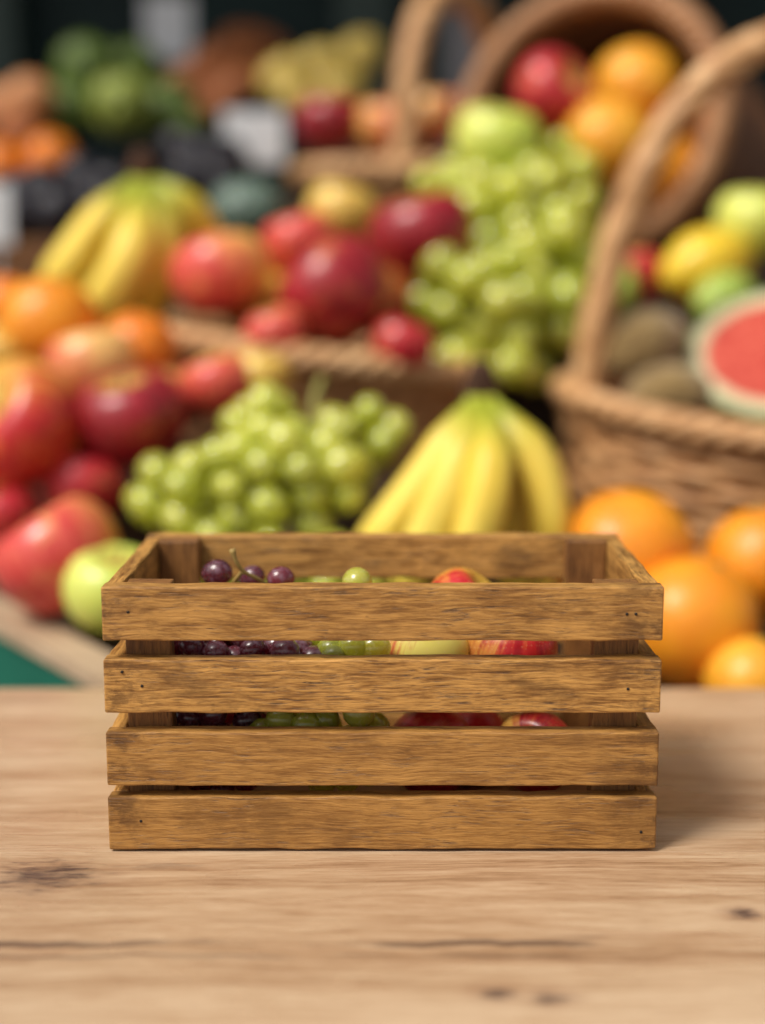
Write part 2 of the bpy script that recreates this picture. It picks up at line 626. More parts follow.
def spline(ctrl, n):
    """Catmull-Rom through the control points"""
    c = [Vector(p) for p in ctrl]
    c = [c[0] * 2 - c[1]] + c + [c[-1] * 2 - c[-2]]
    out = []
    segs = len(c) - 3
    for i in range(n):
        u = i / (n - 1) * segs
        k = min(int(u), segs - 1)
        t = u - k
        p0, p1, p2, p3 = c[k:k + 4]
        out.append(.5 * ((2 * p1) + (p2 - p0) * t + (2 * p0 - 5 * p1 + 4 * p2 - p3) * t * t + (3 * p1 - p0 - 3 * p2 + p3) * t ** 3))
    return out


def board(name, L, H, T, mat, parent, loc, rot=(0, 0, 0), bev=.0007, seed=0, jit=.00036, nseg=26):
    """sawn board: long axis X, bevelled, edges not quite straight"""
    bm = bmesh.new()
    bmesh.ops.create_cube(bm, size=1)
    for v in bm.verts:
        v.co = Vector((v.co.x * L, v.co.y * T, v.co.z * H))
    bmesh.ops.bevel(bm, geom=list(bm.edges), offset=bev, segments=2, profile=.5, affect='EDGES')
    for i in range(1, nseg):
        x = -L / 2 + L * i / nseg
        bmesh.ops.bisect_plane(bm, geom=bm.verts[:] + bm.edges[:] + bm.faces[:], plane_co=(x, 0, 0), plane_no=(1, 0, 0))
    for v in bm.verts:
        s = Vector((v.co.x * 55 + seed * 9.1, math.copysign(3, v.co.y) + seed, math.copysign(5, v.co.z)))
        d = Vector((0, mnoise.noise(s), mnoise.noise(s + Vector((31, 7, 3)))))
        s2 = Vector((v.co.x * 320 + seed, math.copysign(3, v.co.y), math.copysign(5, v.co.z) + v.co.z * 100))
        d += .45 * Vector((0, mnoise.noise(s2), mnoise.noise(s2 + Vector((3, 77, 3)))))
        v.co += d * jit * 2
    me = bpy.data.meshes.new(name)
    bm.to_mesh(me)
    bm.free()
    me.materials.append(mat)
    for p in me.polygons:
        p.use_smooth = False
    return link(name, me, parent, loc, rot)


def plain_board(name, x0, x1, y0, y1, z0, z1, mat, parent=None, bev=.002):
    cx, cy, cz = (x0 + x1) / 2, (y0 + y1) / 2, (z0 + z1) / 2
    bm = bmesh.new()
    bmesh.ops.create_cube(bm, size=1)
    for v in bm.verts:
        v.co = Vector((v.co.x * (x1 - x0), v.co.y * (y1 - y0), v.co.z * (z1 - z0)))
    bmesh.ops.bevel(bm, geom=list(bm.edges), offset=bev, segments=2, profile=.5, affect='EDGES')
    me = bpy.data.meshes.new(name)
    bm.to_mesh(me)
    bm.free()
    me.materials.append(mat)
    return link(name, me, parent, (cx, cy, cz))


# ------------------------------------------------------------------ fruit shapes
def apple_mesh(nu=40, nv=28):
    V, F = [], []
    for j in range(nv + 1):
        t = math.pi * j / nv
        for i in range(nu):
            a = 2 * math.pi * i / nu
            rr = math.sin(t) ** .92 * (1 + .07 * math.cos(t)) if 0 < j < nv else 0
            rr *= 1 + .022 * math.cos(5 * a) * (t / math.pi) ** 2 + .012 * math.cos(2 * a + 1)
            z = .90 * math.cos(t) - .36 * math.exp(-(t / .42) ** 2) + .20 * math.exp(-((math.pi - t) / .36) ** 2)
            V.append((rr * math.cos(a), rr * math.sin(a), z))
    for j in range(nv):
        for i in range(nu):
            i2 = (i + 1) % nu
            F.append((j * nu + i, j * nu + i2, (j + 1) * nu + i2, (j + 1) * nu + i))
    me = mk('apple', V, F, M['apple_red'])
    bm = bmesh.new()
    bm.from_mesh(me)
    bmesh.ops.remove_doubles(bm, verts=bm.verts, dist=1e-5)
    bm.to_mesh(me)
    bm.free()
    return me


def ball_mesh(name, sx=1, sy=1, sz=1, nu=32, nv=20, lump=0.0, seed=0, point=0.0):
    bm = bmesh.new()
    bmesh.ops.create_uvsphere(bm, u_segments=nu, v_segments=nv, radius=1)
    for v in bm.verts:
        d = 1 + lump * mnoise.noise(v.co * 1.6 + Vector((seed * 5.3, 0, 0)))
        c = v.co * d
        if point:
            c.z *= 1 + point * abs(v.co.z) ** 6
        v.co = Vector((c.x * sx, c.y * sy, c.z * sz))
    me = bpy.data.meshes.new(name)
    bm.to_mesh(me)
    bm.free()
    for p in me.polygons:
        p.use_smooth = True
    return me


APPLE = apple_mesh()
sv, sf = tube(spline([(0, 0, .40), (.02, .01, .6), (.07, .03, .80)], 7), [.035, .032, .03, .03, .032, .038, .045], 8)
STEM = mk('stem', sv, sf, M['stem'])
ORANGE = ball_mesh('orange', 1, 1, .95, lump=.03)
lv, lf = tube([(0, 0, .93), (0, 0, .965), (0, 0, .975)], [.10, .09, .04], 8)
BUTTON = mk('stem_button', lv, lf, M['green_stem'])
BERRY = ball_mesh('grape', .94, .94, 1.08, 20, 14)
LEMON = ball_mesh('lemon', .86, .86, 1.0, point=.22)
KIWI = ball_mesh('kiwi', .80, .76, 1.12, lump=.05)


def apple(px, py, Y, rpx, mat, rot, label, group=None, name='apple', catg='apple'):
    r = msize(rpx, px, py, Y)
    o = link(name, withmat(APPLE, M[mat]), None, at(px, py, Y), [R(a) for a in rot], r)
    tag(o, label, catg, group)
    link('stem', STEM, o)
    return o


def orange(px, py, Y, rpx, mat, rot, label, group=None):
    r = msize(rpx, px, py, Y)
    o = link('orange', withmat(ORANGE, M[mat]), None, at(px, py, Y), [R(a) for a in rot], r)
    tag(o, label, 'orange', group)
    link('stem_button', BUTTON, o)
    return o


def fruit(name, me, px, py, Y, rpx, mat, rot, label, catg, group=None):
    r = msize(rpx, px, py, Y)
    o = link(name, withmat(me, M[mat]), None, at(px, py, Y), [R(a) for a in rot], r)
    return tag(o, label, catg, group)


def grapes(blobs, r, mat, label, group, fixed=(), nmax=98, seed=1, stem_pts=None, stem_mat='grape_stem', gap=1.62, stem_r=.0011, ok=None):
    """a bunch: berries packed in ellipsoids (centre, radii), nearest to the viewer kept"""
    rnd = random.Random(seed)
    pts = [Vector(f) + Vector((rnd.uniform(-1, 1), 0, rnd.uniform(-1, 1))) * r * .45 * (i_ > 2) for i_, f in enumerate(fixed)]
    nfix = len(pts)
    tot = 0
    for it in range(26000):
        c, rad = blobs[rnd.randrange(len(blobs))]
        d = Vector((rnd.gauss(0, 1), rnd.gauss(0, 1), rnd.gauss(0, 1))).normalized() * rnd.random() ** .33
        p = Vector(c) + Vector((d.x * rad[0], d.y * rad[1], d.z * rad[2]))
        if ok and not ok(p):
            continue
        if all((p - q).length > gap * r for q in pts):
            pts.append(p)
    rest = sorted(pts[nfix:], key=lambda p: p.y - .35 * p.z)[:nmax - nfix]
    pts = pts[:nfix] + rest
    cx = sum((p for p in pts), Vector()) / len(pts)
    base = Vector((cx.x, cx.y, min(p.z for p in pts) - r))
    root = empty('grape_bunch', base, label, 'grapes', group)
    me = withmat(BERRY, M[mat])
    for p in pts:
        link('grape', me, root, p - base, (rnd.uniform(0, 3), rnd.uniform(0, 3), rnd.uniform(0, 6)), r * rnd.uniform(.84, 1.10))
    if stem_pts:
        V, F = [], []
        parts = []
        for sp in stem_pts:
            q = spline([Vector(s) - base for s in sp], 14)
            parts.append(tube(q, [stem_r * (1.5 if k in (0, 1) else 1) for k in range(14)], 8))
        V, F = cat(parts)
        link('stem', mk('stem', V, F, M[stem_mat]), root)
    return root


def bananas(crown, curves, rad, label, group, Yc):
    base = at(*crown)
    root = empty('banana_bunch', base, label, 'bananas', group)
    cz = at(crown[0], crown[1], crown[2])
    V, F = tube([cz - base + Vector((0, 0, .022)), cz - base + Vector((0, 0, .008)), cz - base, cz - base + Vector((0, 0, -.016))],
                [.007, .012, .015, .012], 12)
    link('crown', mk('crown', V, F, M['crown']), root)
    for cv in curves:
        q = spline([at(*c) - base for c in cv], 30)
        n = 10
        radii = []
        for i in range(30):
            t = i / 29
            k = .36 + .64 * min(1, max(0, (t - .08) / .28)) if t < .36 else 1.0
            if t > .72:
                k = max(.13, 1 - ((t - .72) / .28) ** 1.7 * .87)
            radii.append(rad * k)
        V, F = tube(q, radii, n)
        # five soft ridges
        for i in range(30):
            for k in range(n):
                v = V[i * n + k]
                V[i * n + k] = q[i] + (v - q[i]) * (1.10 if k % 2 == 0 else .93)
        me = mk('banana', V, F, M['banana'])
        at_ = me.attributes.new('along', 'FLOAT', 'POINT')
        for i in range(30):
            for k in range(n):
                at_.data[i * n + k].value = i / 29
        b = link('banana', me, root)
        sub = b.modifiers.new('sub', 'SUBSURF')
        sub.levels = sub.render_levels = 1
    return root


def basket(name, label, loc, rot, rx, ry, h, flare, handle=None, rows=15, stakes=34, mats=('wicker', 'wicker_rim'), rim_r=.012, group=None, catg='basket', weave=.0030):
    """woven oval basket, origin at its base; rim at z = h; flare = base radius / rim radius"""
    root = empty(name, loc, label, catg, group, rot)
    mw, mr = M[mats[0]], M[mats[1]]

    def rad(t):
        return flare + (1 - flare) * (t ** .75)

    parts = []
    NS = stakes * 4
    wr = h / rows * .52
    for i in range(rows):
        t = (i + .5) / rows
        k = rad(t)
        pts = []
        for s in range(NS):
            a = 2 * math.pi * s / NS
            off = weave * math.cos(stakes * a / 2 * 1.0 + math.pi * i)
            pts.append(((rx * k + off) * math.cos(a), (ry * k + off) * math.sin(a), t * h))
        parts.append(ring_tube(pts, wr, 6))
    for s in range(stakes):
        a = 2 * math.pi * (s + .5) / stakes
        parts.append(tube([(rx * rad(t) * math.cos(a), ry * rad(t) * math.sin(a), t * h) for t in (0, .1, .25, .5, .75, 1)], .0050, 6))
    # inner lining of the weave, closes the gaps
    V, F = [], []
    n = 48
    for j in range(9):
        t = j / 8
        k = rad(t)
        for s in range(n):
            a = 2 * math.pi * s / n
            V.append(((rx * k - .0012) * math.cos(a), (ry * k - .0012) * math.sin(a), max(.004, t * h)))
    for j in range(8):
        for s in range(n):
            F.append((j * n + s, j * n + (s + 1) % n, (j + 1) * n + (s + 1) % n, (j + 1) * n + s))
    F.append(tuple(range(n)))
    parts.append((V, F))
    V, F = cat(parts)
    link('woven_body', mk('woven_body', V, F, mw), root)
    # rim: three strands twisted round each other
    parts = []
    for st in range(3):
        pts = []
        for s in range(180):
            a = 2 * math.pi * s / 180
            ph = a * 20 + st * 2 * math.pi / 3
            o = rim_r * .55
            pts.append(((rx + .004 + o * math.cos(ph)) * math.cos(a), (ry + .004 + o * math.cos(ph)) * math.sin(a), h + o * math.sin(ph)))
        parts.append(ring_tube(pts, rim_r * .62, 7))
    V, F = cat(parts)
    link('rim', mk('rim', V, F, mr), root)
    if handle:
        ang, hh, hr = handle
        parts = []
        N = 90
        ctr = []
        ax = Vector((math.cos(ang), math.sin(ang), 0))
        a_r = 1 / math.sqrt((math.cos(ang) / rx) ** 2 + (math.sin(ang) / ry) ** 2)
        for s in range(N):
            u = math.pi * s / (N - 1)
            z = h * .75 + (hh + h * .25) * math.sin(u) ** .62
            ctr.append(ax * (a_r * math.cos(u) * .98) + Vector((0, 0, z)))
        side = Vector((0, 0, 1)).cross(ax)
        for st in range(4):
            pts = []
            for s in range(N):
                t = (ctr[min(s + 1, N - 1)] - ctr[max(s - 1, 0)]).normalized()
                nb = t.cross(side).normalized()
                ph = s * .30 + st * math.pi / 2
                pts.append(ctr[s] + (side * math.cos(ph) + nb * math.sin(ph)) * hr * .32)
            parts.append(tube(pts, hr * .70, 8))
        V, F = cat(parts)
        link('handle', mk('handle', V, F, mr), root)
    return root


# ------------------------------------------------------------------ setting
V, F = box(-60, 60, -40, 80, -.05, 0)
tag(link('ground', mk('ground', V, F, M['paving'], False)), kind='structure')

# wooden table
tr = empty('wooden_table', (0, .40, 0), 'pale wooden table with knots and dark cracks carrying the slatted crate', 'table')
YE = .7737


def tl(px, py):
    p = on_z(px, py, TABLE_Z)
    return p.x, p.y


marks = []
for (px, py, rx, ry, s, sd_) in ((46, 876, .019, .013, .9, 3.1), (742, 914, .0055, .0042, .95, 5.7), (495, 994, .0060, .0040, .85, 8.3),
                                 (551, 998, .0058, .0042, .9, 11.9), (165, 866, .016, .004, .35, 2.2), (25, 700, .02, .006, .25, 4.4)):
    x_, y_ = tl(px, py)
    marks.append((x_, y_, rx, ry, s, sd_))
cracks = [(tl(300, 944)[1], .0034, -.20, .12, .70), (tl(300, 950)[1] - .004, .0018, -.2, .2, .4), (tl(700, 936)[1], .002, .05, .5, .4)]
M['table'] = table_wood(marks, cracks, (0, .40))
V, F = [], []
bm = bmesh.new()
bmesh.ops.create_cube(bm, size=1)
for v in bm.verts:
    v.co = Vector((v.co.x * 1.9, v.co.y * (YE - .02), v.co.z * .036))
    v.co += Vector((0, (YE + .02) / 2 - .40, TABLE_Z - .018))
bmesh.ops.bevel(bm, geom=list(bm.edges), offset=.003, segments=3, profile=.5, affect='EDGES')
me = bpy.data.meshes.new('tabletop')
bm.to_mesh(me)
bm.free()
me.materials.append(M['table'])
link('tabletop', me, tr)
for sx in (-1, 1):
    for yy in (.09 - .40, YE - .07 - .40):
        plain_board('leg', sx * .88 - .03, sx * .88 + .03, yy - .03, yy + .03, 0, TABLE_Z - .037, M['beige_wood'], tr)
plain_board('apron', -.84, .84, -.33, -.30, TABLE_Z - .12, TABLE_Z - .037, M['beige_wood'], tr)

# shop front far behind the stalls
FY = 3.5
shop = empty('shop_front', (0, FY, 0), 'dark teal shop front with grey posts and windows far behind the fruit', 'shop front')


def wallpart(name, px0, px1, z0, z1, mat, dy, th=.05):
    x0, x1 = at(px0, 100, FY).x, at(px1, 100, FY).x
    return plain_board(name, x0, x1, -th / 2 + dy, th / 2 + dy, z0, z1, M[mat], shop, .004)


plain_board('wall', -4.5, 4.5, .05, .20, 0, 3.2, M['teal_paint'], shop)
wallpart('post', -60, 26, 0, 3.0, 'post_paint', -.04, .09)
wallpart('post', 338, 392, 0, 3.0, 'post_paint', -.04, .09)
wallpart('window', 432, 492, 1.1, 2.2, 'post_paint', -.02, .04)
wallpart('post', 640, 672, 0, 3.0, 'post_paint', -.04, .09)
wallpart('pane', 445, 480, 1.15, 2.15, 'shade_pale', -.055, .02)

# unseen canopy added over the far stall only to keep the background in shade
V, F = [], []
for x_ in (-4.5, 4.5):
    V += [(x_, -.01, 2.62), (x_, -1.15, 2.30), (x_, -1.15, 2.28), (x_, -.01, 2.60)]
F = [(0, 1, 5, 4), (2, 3, 7, 6), (1, 2, 6, 5), (3, 0, 4, 7), (0, 3, 2, 1), (4, 5, 6, 7)]
link('added_shade_blocker', mk('added_shade_blocker', V, F, M['teal_paint'], False), shop)

# fruit stall: bed, front rim, steps
stall = empty('market_stall', (.1, 1.3, 0), 'market stall with a beige board rim and green painted front behind the table', 'market stall')


def poly_prism(pts, z0, z1):
    n = len(pts)
    V = [(x, y, z0) for x, y in pts] + [(x, y, z1) for x, y in pts]
    F = [tuple(range(n))[::-1], tuple(range(n, 2 * n))] + [(i, (i + 1) % n, n + (i + 1) % n, n + i) for i in range(n)]
    return V, F


def loc(V, r):
    return [Vector(v) - r.location for v in V]


A0, A1 = on_z(-60, 592, .735), on_z(118, 692, .735)
A1.y = max(A1.y, .80)
dA = (A1 - A0).normalized()
nA = Vector((-dA.y, dA.x, 0))         # towards the fruit
if nA.y < 0:
    nA = -nA
far_l = A0 - dA * .5
bed = [(A1.x + .03, A1.y), (1.1, .80), (1.1, 2.3), (far_l.x, 2.3), (far_l.x + nA.x * .03, far_l.y + nA.y * .03)]
V, F = poly_prism(bed, .640, .672)
link('bed', mk('bed', loc(V, stall), F, M['dark_wood'], False), stall)
q = [far_l, A1, A1 + nA * .030, far_l + nA * .030]
V, F = poly_prism([(p.x, p.y) for p in q], .727, .737)
bo = link('rim_board', mk('rim_board', loc(V, stall), F, M['beige_wood'], False), stall)
q = [far_l - nA * -.004, A1 + nA * .004, A1 + nA * .022, far_l + nA * .022]
V, F = poly_prism([(p.x, p.y) for p in q], .30, .7265)
link('front_panel', mk('front_panel', loc(V, stall), F, M['green_paint'], False), stall)
V, F = box(A1.x + .03, 1.1, .802, .82, .30, .639)
link('front_panel', mk('front_panel', loc(V, stall), F, M['green_paint'], False), stall)
for (x_, y_) in ((-.16, .95), (1.04, .9), (-.6, 2.2), (1.04, 2.2)):
    V, F = box(x_ - .03, x_ + .03, y_ - .03, y_ + .03, 0, .639)
    link('leg', mk('leg', loc(V, stall), F, M['dark_wood'], False), stall)
# sloping board under the heap on the left
V = [(-.185, .96, .70), (-.04, .96, .70), (-.04, 1.9, 1.02), (-.765, 1.9, 1.02), (-.185, .96, .673), (-.04, .96, .673), (-.04, 1.9, .673), (-.765, 1.9, .673)]
F = [(0, 1, 2, 3), (7, 6, 5, 4), (0, 4, 5, 1), (1, 5, 6, 2), (2, 6, 7, 3), (3, 7, 4, 0)]
link('sloping_board', mk('sloping_board', loc(V, stall), F, M['dark_wood'], False), stall)
for (x0, x1, y0, y1, z1) in ((-.03, .75, .965, 1.135, .732), (-.036, .16, 1.15, 1.57, .80), (-.036, .80, 1.60, 2.29, .99)):
    V, F = box(x0, x1, y0, y1, .673, z1)
    link('step', mk('step', loc(V, stall), F, M['dark_wood'], False), stall)

# ------------------------------------------------------------------ the crate
YF, YB = .5422, .6588
CW = .22
crate = empty('wooden_crate', (0, (YF + YB) / 2, TABLE_Z), 'small brown slatted wooden crate holding grapes and apples on the table', 'crate')
CD = YB - YF
rows_py = [(587, 641), (660, 713), (732.5, 786), (797.5, 852)]
rows = []
for a, b_ in rows_py:
    rows.append((at(382, b_, YF).z - TABLE_Z, at(382, a, YF).z - TABLE_Z))
rows[-1] = (.0012, rows[-1][1])
TF, TS = .0085, .0068
holes = {0: [(128, 612), (627, 614), (636, 614)], 1: [(122, 672), (142, 686), (628, 689)], 2: [], 3: [(141, 821), (641, 832)]}
hv, hf = tube([(0, .0015, 0), (0, -.00022, 0), (0, -.0003, 0)], [.0006, .0006, .0003], 10)
HOLE = mk('nail', hv, hf, M['nail'])
for i, (z0, z1) in enumerate(rows):
    h, zc = z1 - z0, (z0 + z1) / 2
    s = board('front_slat', CW, h, TF, M['crate_wood'], crate, (0, -CD / 2 + TF / 2, zc), seed=i)
    for (px, py) in holes[i]:
        p = at(px, py, YF)
        link('nail', HOLE, s, (p.x, -TF / 2, p.z - TABLE_Z - zc))
    hb = h - (.0016 if i == 0 else 0)
    board('back_slat', CW, hb, TF, M['crate_wood'], crate, (0, CD / 2 - TF / 2, zc + .0002 + (h - hb) / 2), seed=i + 10)
    for sx in (-1, 1):
        board('side_slat', CD - 2 * TF - .0006, h - .0004, TS, M['crate_wood'], crate, (sx * (CW / 2 - TS / 2 - .0004), 0, zc - .0002), (0, 0, R(90)), seed=i + 20 + sx, nseg=14)
PW, PD = .0180, .0105
ztop = rows[0][1]
for sx in (-1, 1):
    for sy in (-1, 1):
        hh = ztop - .0012 - (.0008 if sy < 0 else 0)
        board('corner_post', hh - .001, PD, PW, M['crate_post'], crate,
              (sx * (CW / 2 - TS - .0008 - PW / 2), sy * (CD / 2 - TF - .0006 - PD / 2), (hh + .001) / 2 + .0012), (R(0), R(90), R(90)) if False else Euler((R(90), R(-90), 0)), seed=sx * 3 + sy, nseg=10)
for k in range(3):
    board('base_board', CW - 2 * TS - .003, .005, .030, M['crate_post'], crate, (0, -.034 + .034 * k, .0045), seed=k + 40)

# ------------------------------------------------------------------ fruit in the crate
GR = .0060
inx = CW / 2 - TS - .001


def in_crate(p):
    return YF + TF + GR * .9 < p.y < YB - TF - GR and p.z > TABLE_Z + .0075 + GR


fx = [at(217, 573, .603), at(252, 577.5, .612), at(281, 578.5, .600), at(199, 652, .571), at(219, 649.5, .565), at(246, 649, .565), at(271, 647, .572),
      at(299, 648, .570), at(283, 656, .562), at(178, 646, .575), at(313, 655, .566)]
grapes([((-.071, .588, .800), (.030, .022, .044)), ((-.078, .590, .775), (.022, .020, .012)), ((-.050, .588, .822), (.022, .02, .012))], GR, 'grape_dark',
       'bunch of dark purple grapes with a curved stem inside the crate', 'grapes inside the crate', fixed=fx, nmax=96, seed=3,
       stem_pts=[[at(232, 549, .592), at(236, 561, .592), at(243, 571, .594), at(258, 579, .598), at(272, 588, .603)],
                 [at(243, 571, .594), at(238, 577, .597), at(232, 584, .602)]], ok=lambda p: in_crate(p) and p.z < .836 and p.x > -.101, stem_r=.0009)
fg = [at(357, 582, .590), at(330, 650, .567), at(352, 647, .564), at(341, 656, .562), at(368, 650, .566), at(321, 647, .570),
      at(281, 717, .564), at(305, 726, .563), at(331, 716, .567), at(362, 719, .562), at(256, 728, .568)]
grapes([((-.022, .585, .815), (.018, .02, .028)), ((-.020, .585, .785), (.026, .02, .022))], GR * 1.03, 'grape_green_small',
       'bunch of small green grapes in the middle of the crate', 'grapes inside the crate', fixed=fg, nmax=60, seed=5,
       ok=lambda p: in_crate(p) and p.z < .84 and -.048 < p.x < -.001)
CA = 'apples inside the crate'
apple(420, 652, .590, 50, 'apple_streaked', (10, -12, 150), 'yellow apple with red streaks behind the top slats, next to green grapes', CA)
apple(509, 650, .594, 48, 'apple_red', (6, 15, -20), 'red apple with a yellow streaked right side in the upper gap of the crate', CA)
apple(467, 612, .618, 46, 'apple_redyellow', (-40, 0, -100), 'red and yellow apple on top of the crate, showing above its front rim', CA)
apple(430, 750, .592, 46, 'apple_bright', (84, 0, 40), 'dark red apple low in the crate beside the green grapes', CA)
apple(476, 748, .615, 42, 'apple_bright', (80, 10, 100), 'deep red apple low in the crate between two other apples', CA)
apple(536, 752, .586, 42, 'apple_red', (70, 0, -30), 'red apple with a yellow edge in the lower gap near the right post', CA)

# ------------------------------------------------------------------ fruit on the stall, left heap
G1 = 'apples heaped on the left of the stall'
apple(58, 557, .985, 64, 'apple_pink', (32, 10, -110), 'large red and yellow apple lowest in the heap, behind the beige rim', G1)
apple(114, 590, .955, 51, 'apple_green', (12, 10, 0), 'pale green apple half hidden by the left side of the crate')
apple(20, 425, 1.10, 66, 'apple_redyellow', (50, 30, -60), 'red and yellow apple lying on its side at the left edge', G1)
apple(130, 418, 1.12, 57, 'apple_wine', (14, -10, 0), 'dark wine red apple in the heap beside the big green grapes', G1)
apple(92, 367, 1.19, 46, 'apple_peach', (10, 10, 180), 'peach coloured apple resting under the two oranges', G1)
apple(84, 488, 1.10, 42, 'apple_bright', (0, 20, 50), 'shaded crimson apple showing above the large red and yellow apple', G1)
apple(0, 515, 1.08, 42, 'apple_bright', (10, -20, 20), 'bright red apple cut by the left edge, beside the lowest apple', G1)
apple(70, 440, 1.17, 45, 'apple_dark', (10, 20, 90), 'shadowed dark apple wedged behind its neighbours in the left heap', G1)
apple(218, 383, 1.17, 37, 'apple_pink', (14, 10, -110), 'small pink apple behind the big green grape bunch, below the basket rim', G1)
apple(163, 400, 1.2, 40, 'apple_dark', (10, 0, 30), 'dark red apple half behind the wine red apple and the grapes', G1)
apple(262, 375, 1.18, 30, 'apple_yellow', (10, 10, 30), 'yellow blushed apple peeking over the big green grape bunch', G1)
G2 = 'oranges on the left of the stall'
orange(50, 324, 1.25, 50, 'orange', (20, 10, 0), 'bright orange at the top of the left heap', G2)
orange(138, 350, 1.25, 40, 'orange_deep', (10, 10, 0), 'deeper orange below the yellow bananas', G2)
apple(2, 352, 1.24, 34, 'apple_yellow', (20, 0, 0), 'yellow apple at the left edge beside the bright orange', G1)
orange(5, 305, 1.32, 30, 'orange_deep', (0, 0, 0), 'half seen orange at the left edge behind the bright one', G2)

# green grapes in front of the baskets
grapes([(at(262, 425, 1.08), (.026, .03, .022)), (at(185, 492, 1.04), (.040, .04, .026)), (at(285, 480, 1.03), (.060, .045, .040)), (at(362, 442, 1.07), (.026, .03, .028)), (at(230, 565, 1.0), (.06, .02, .025)), (at(320, 570, .99), (.05, .02, .02))],
       .0138, 'grape_green', 'large bunch of green grapes just behind the crate, left of the bananas', 'green grape bunches on the stall', nmax=100, seed=11,
       stem_pts=[[at(318, 440, 1.02), at(314, 405, 1.03), at(322, 378, 1.05)]], stem_mat='green_stem', stem_r=.003)

# bananas in front
bananas((481, 391, 1.03), [
    [(475, 398, 1.02), (461, 426, 1.01), (428, 476, 1.0), (384, 532, .995), (345, 572, 1.0)],
    [(479, 400, 1.015), (469, 432, .985), (450, 488, .966), (420, 554, .962), (396, 612, .97)],
    [(484, 400, 1.015), (490, 440, .975), (486, 498, .952), (466, 566, .952), (444, 620, .97)],
    [(489, 399, 1.02), (510, 428, 1.00), (539, 472, .99), (549, 532, .985), (545, 600, .99)],
    [(486, 400, 1.04), (504, 440, 1.03), (520, 500, 1.02), (520, 570, 1.01), (505, 620, 1.01)]],
    .0170, 'yellow banana bunch with dark crown standing behind the crate', 'banana bunches', 1.0)

# oranges on the right
G3 = 'oranges on the right of the stall'
orange(626, 556, 1.00, 70, 'orange', (-28, -12, 0), 'large orange below the wicker basket, touching the bananas', G3)
orange(692, 622, .945, 69, 'orange', (10, 20, 0), 'big orange right beside the crate, in front of two others', G3)
orange(762, 562, 1.02, 58, 'orange', (10, -10, 0), 'orange cut by the right edge, under the basket', G3)
orange(752, 682, .90, 48, 'orange_gold', (10, 10, 0), 'lighter orange lowest on the right, at the table edge', G3)
orange(600, 640, 1.0, 55, 'orange_deep', (10, 10, 0), 'shadowed orange seen through the crate and behind its right side', G3)

# left bananas
bananas((142, 172, 1.44), [
    [(137, 180, 1.43), (120, 203, 1.42), (90, 240, 1.41), (62, 278, 1.41), (42, 300, 1.43)],
    [(141, 182, 1.42), (140, 215, 1.39), (128, 260, 1.36), (103, 305, 1.36), (80, 328, 1.38)],
    [(147, 182, 1.43), (158, 215, 1.41), (157, 265, 1.39), (145, 310, 1.39), (125, 335, 1.40)],
    [(150, 181, 1.44), (178, 200, 1.43), (200, 232, 1.45), (204, 270, 1.46), (192, 300, 1.47)]],
    .0228, 'yellow banana bunch standing on the left, behind the oranges', 'banana bunches', 1.42)

# ------------------------------------------------------------------ baskets
pc = at(305, 348, 1.42)
basket('wicker_basket', 'round wicker basket heaped with red apples in the middle', pc + Vector((0, 0, -.105)), (0, R(7), 0), .175, .165, .105, .80, rows=11,
       rim_r=.012)
G4 = 'apples in the middle basket'
apple(221, 274, 1.34, 50, 'apple_pink', (10, 10, 195), 'pinkish red apple at the left end of the middle basket', G4)
apple(336, 292, 1.30, 59, 'apple_dark', (46, -8, -100), 'largest dark red apple in front in the middle basket, yellow round its stem', G4)
apple(421, 235, 1.42, 53, 'apple_wine', (5, -15, 10), 'dark plum red apple on the right of the middle basket, by the grapes', G4)
apple(300, 242, 1.44, 38, 'apple_pink', (14, 10, -110), 'coral red apple behind the largest apple in the middle basket', G4)
apple(342, 213, 1.55, 36, 'apple_yellow', (10, 10, 60), 'yellow apple at the back of the middle basket', G4)
apple(276, 333, 1.27, 32, 'apple_pink', (14, 10, -110), 'small pink apple tucked at the rim between two larger apples', G4)
apple(402, 345, 1.28, 33, 'apple_bright', (10, 10, 60), 'crimson apple at the rim beside the hanging grapes', G4)
apple(375, 300, 1.42, 48, 'apple_dark', (10, 10, 60), 'deep red apple in shade behind the largest one in the middle basket', G4)
apple(258, 300, 1.42, 42, 'apple_redyellow', (10, 10, 60), 'red yellow apple half hidden between the two front apples of the basket', G4)

pc = at(754, 400, 1.37)
basket('wicker_basket', 'tan wicker basket with a tall arched handle holding kiwis and watermelon', Vector((pc.x, 1.35, .673)), (R(3), R(6), R(0)), .202, .19, .177, .80,
       (R(12), .345, .0155), rows=15, stakes=26, rim_r=.0115, weave=.0036)
G5 = 'kiwis in the right basket'
fruit('kiwi', KIWI, 642, 345, 1.31, 43, 'kiwi', (0, 72, 12), 'brown kiwi beside the left foot of the basket handle', 'kiwi', G5)
fruit('kiwi', KIWI, 668, 395, 1.26, 39, 'kiwi', (10, 80, -8), 'brown kiwi in front, against the rim below the watermelon', 'kiwi', G5)
fruit('kiwi', KIWI, 700, 360, 1.36, 38, 'kiwi', (10, 60, 40), 'shaded kiwi partly behind the halved watermelon', 'kiwi', G5)
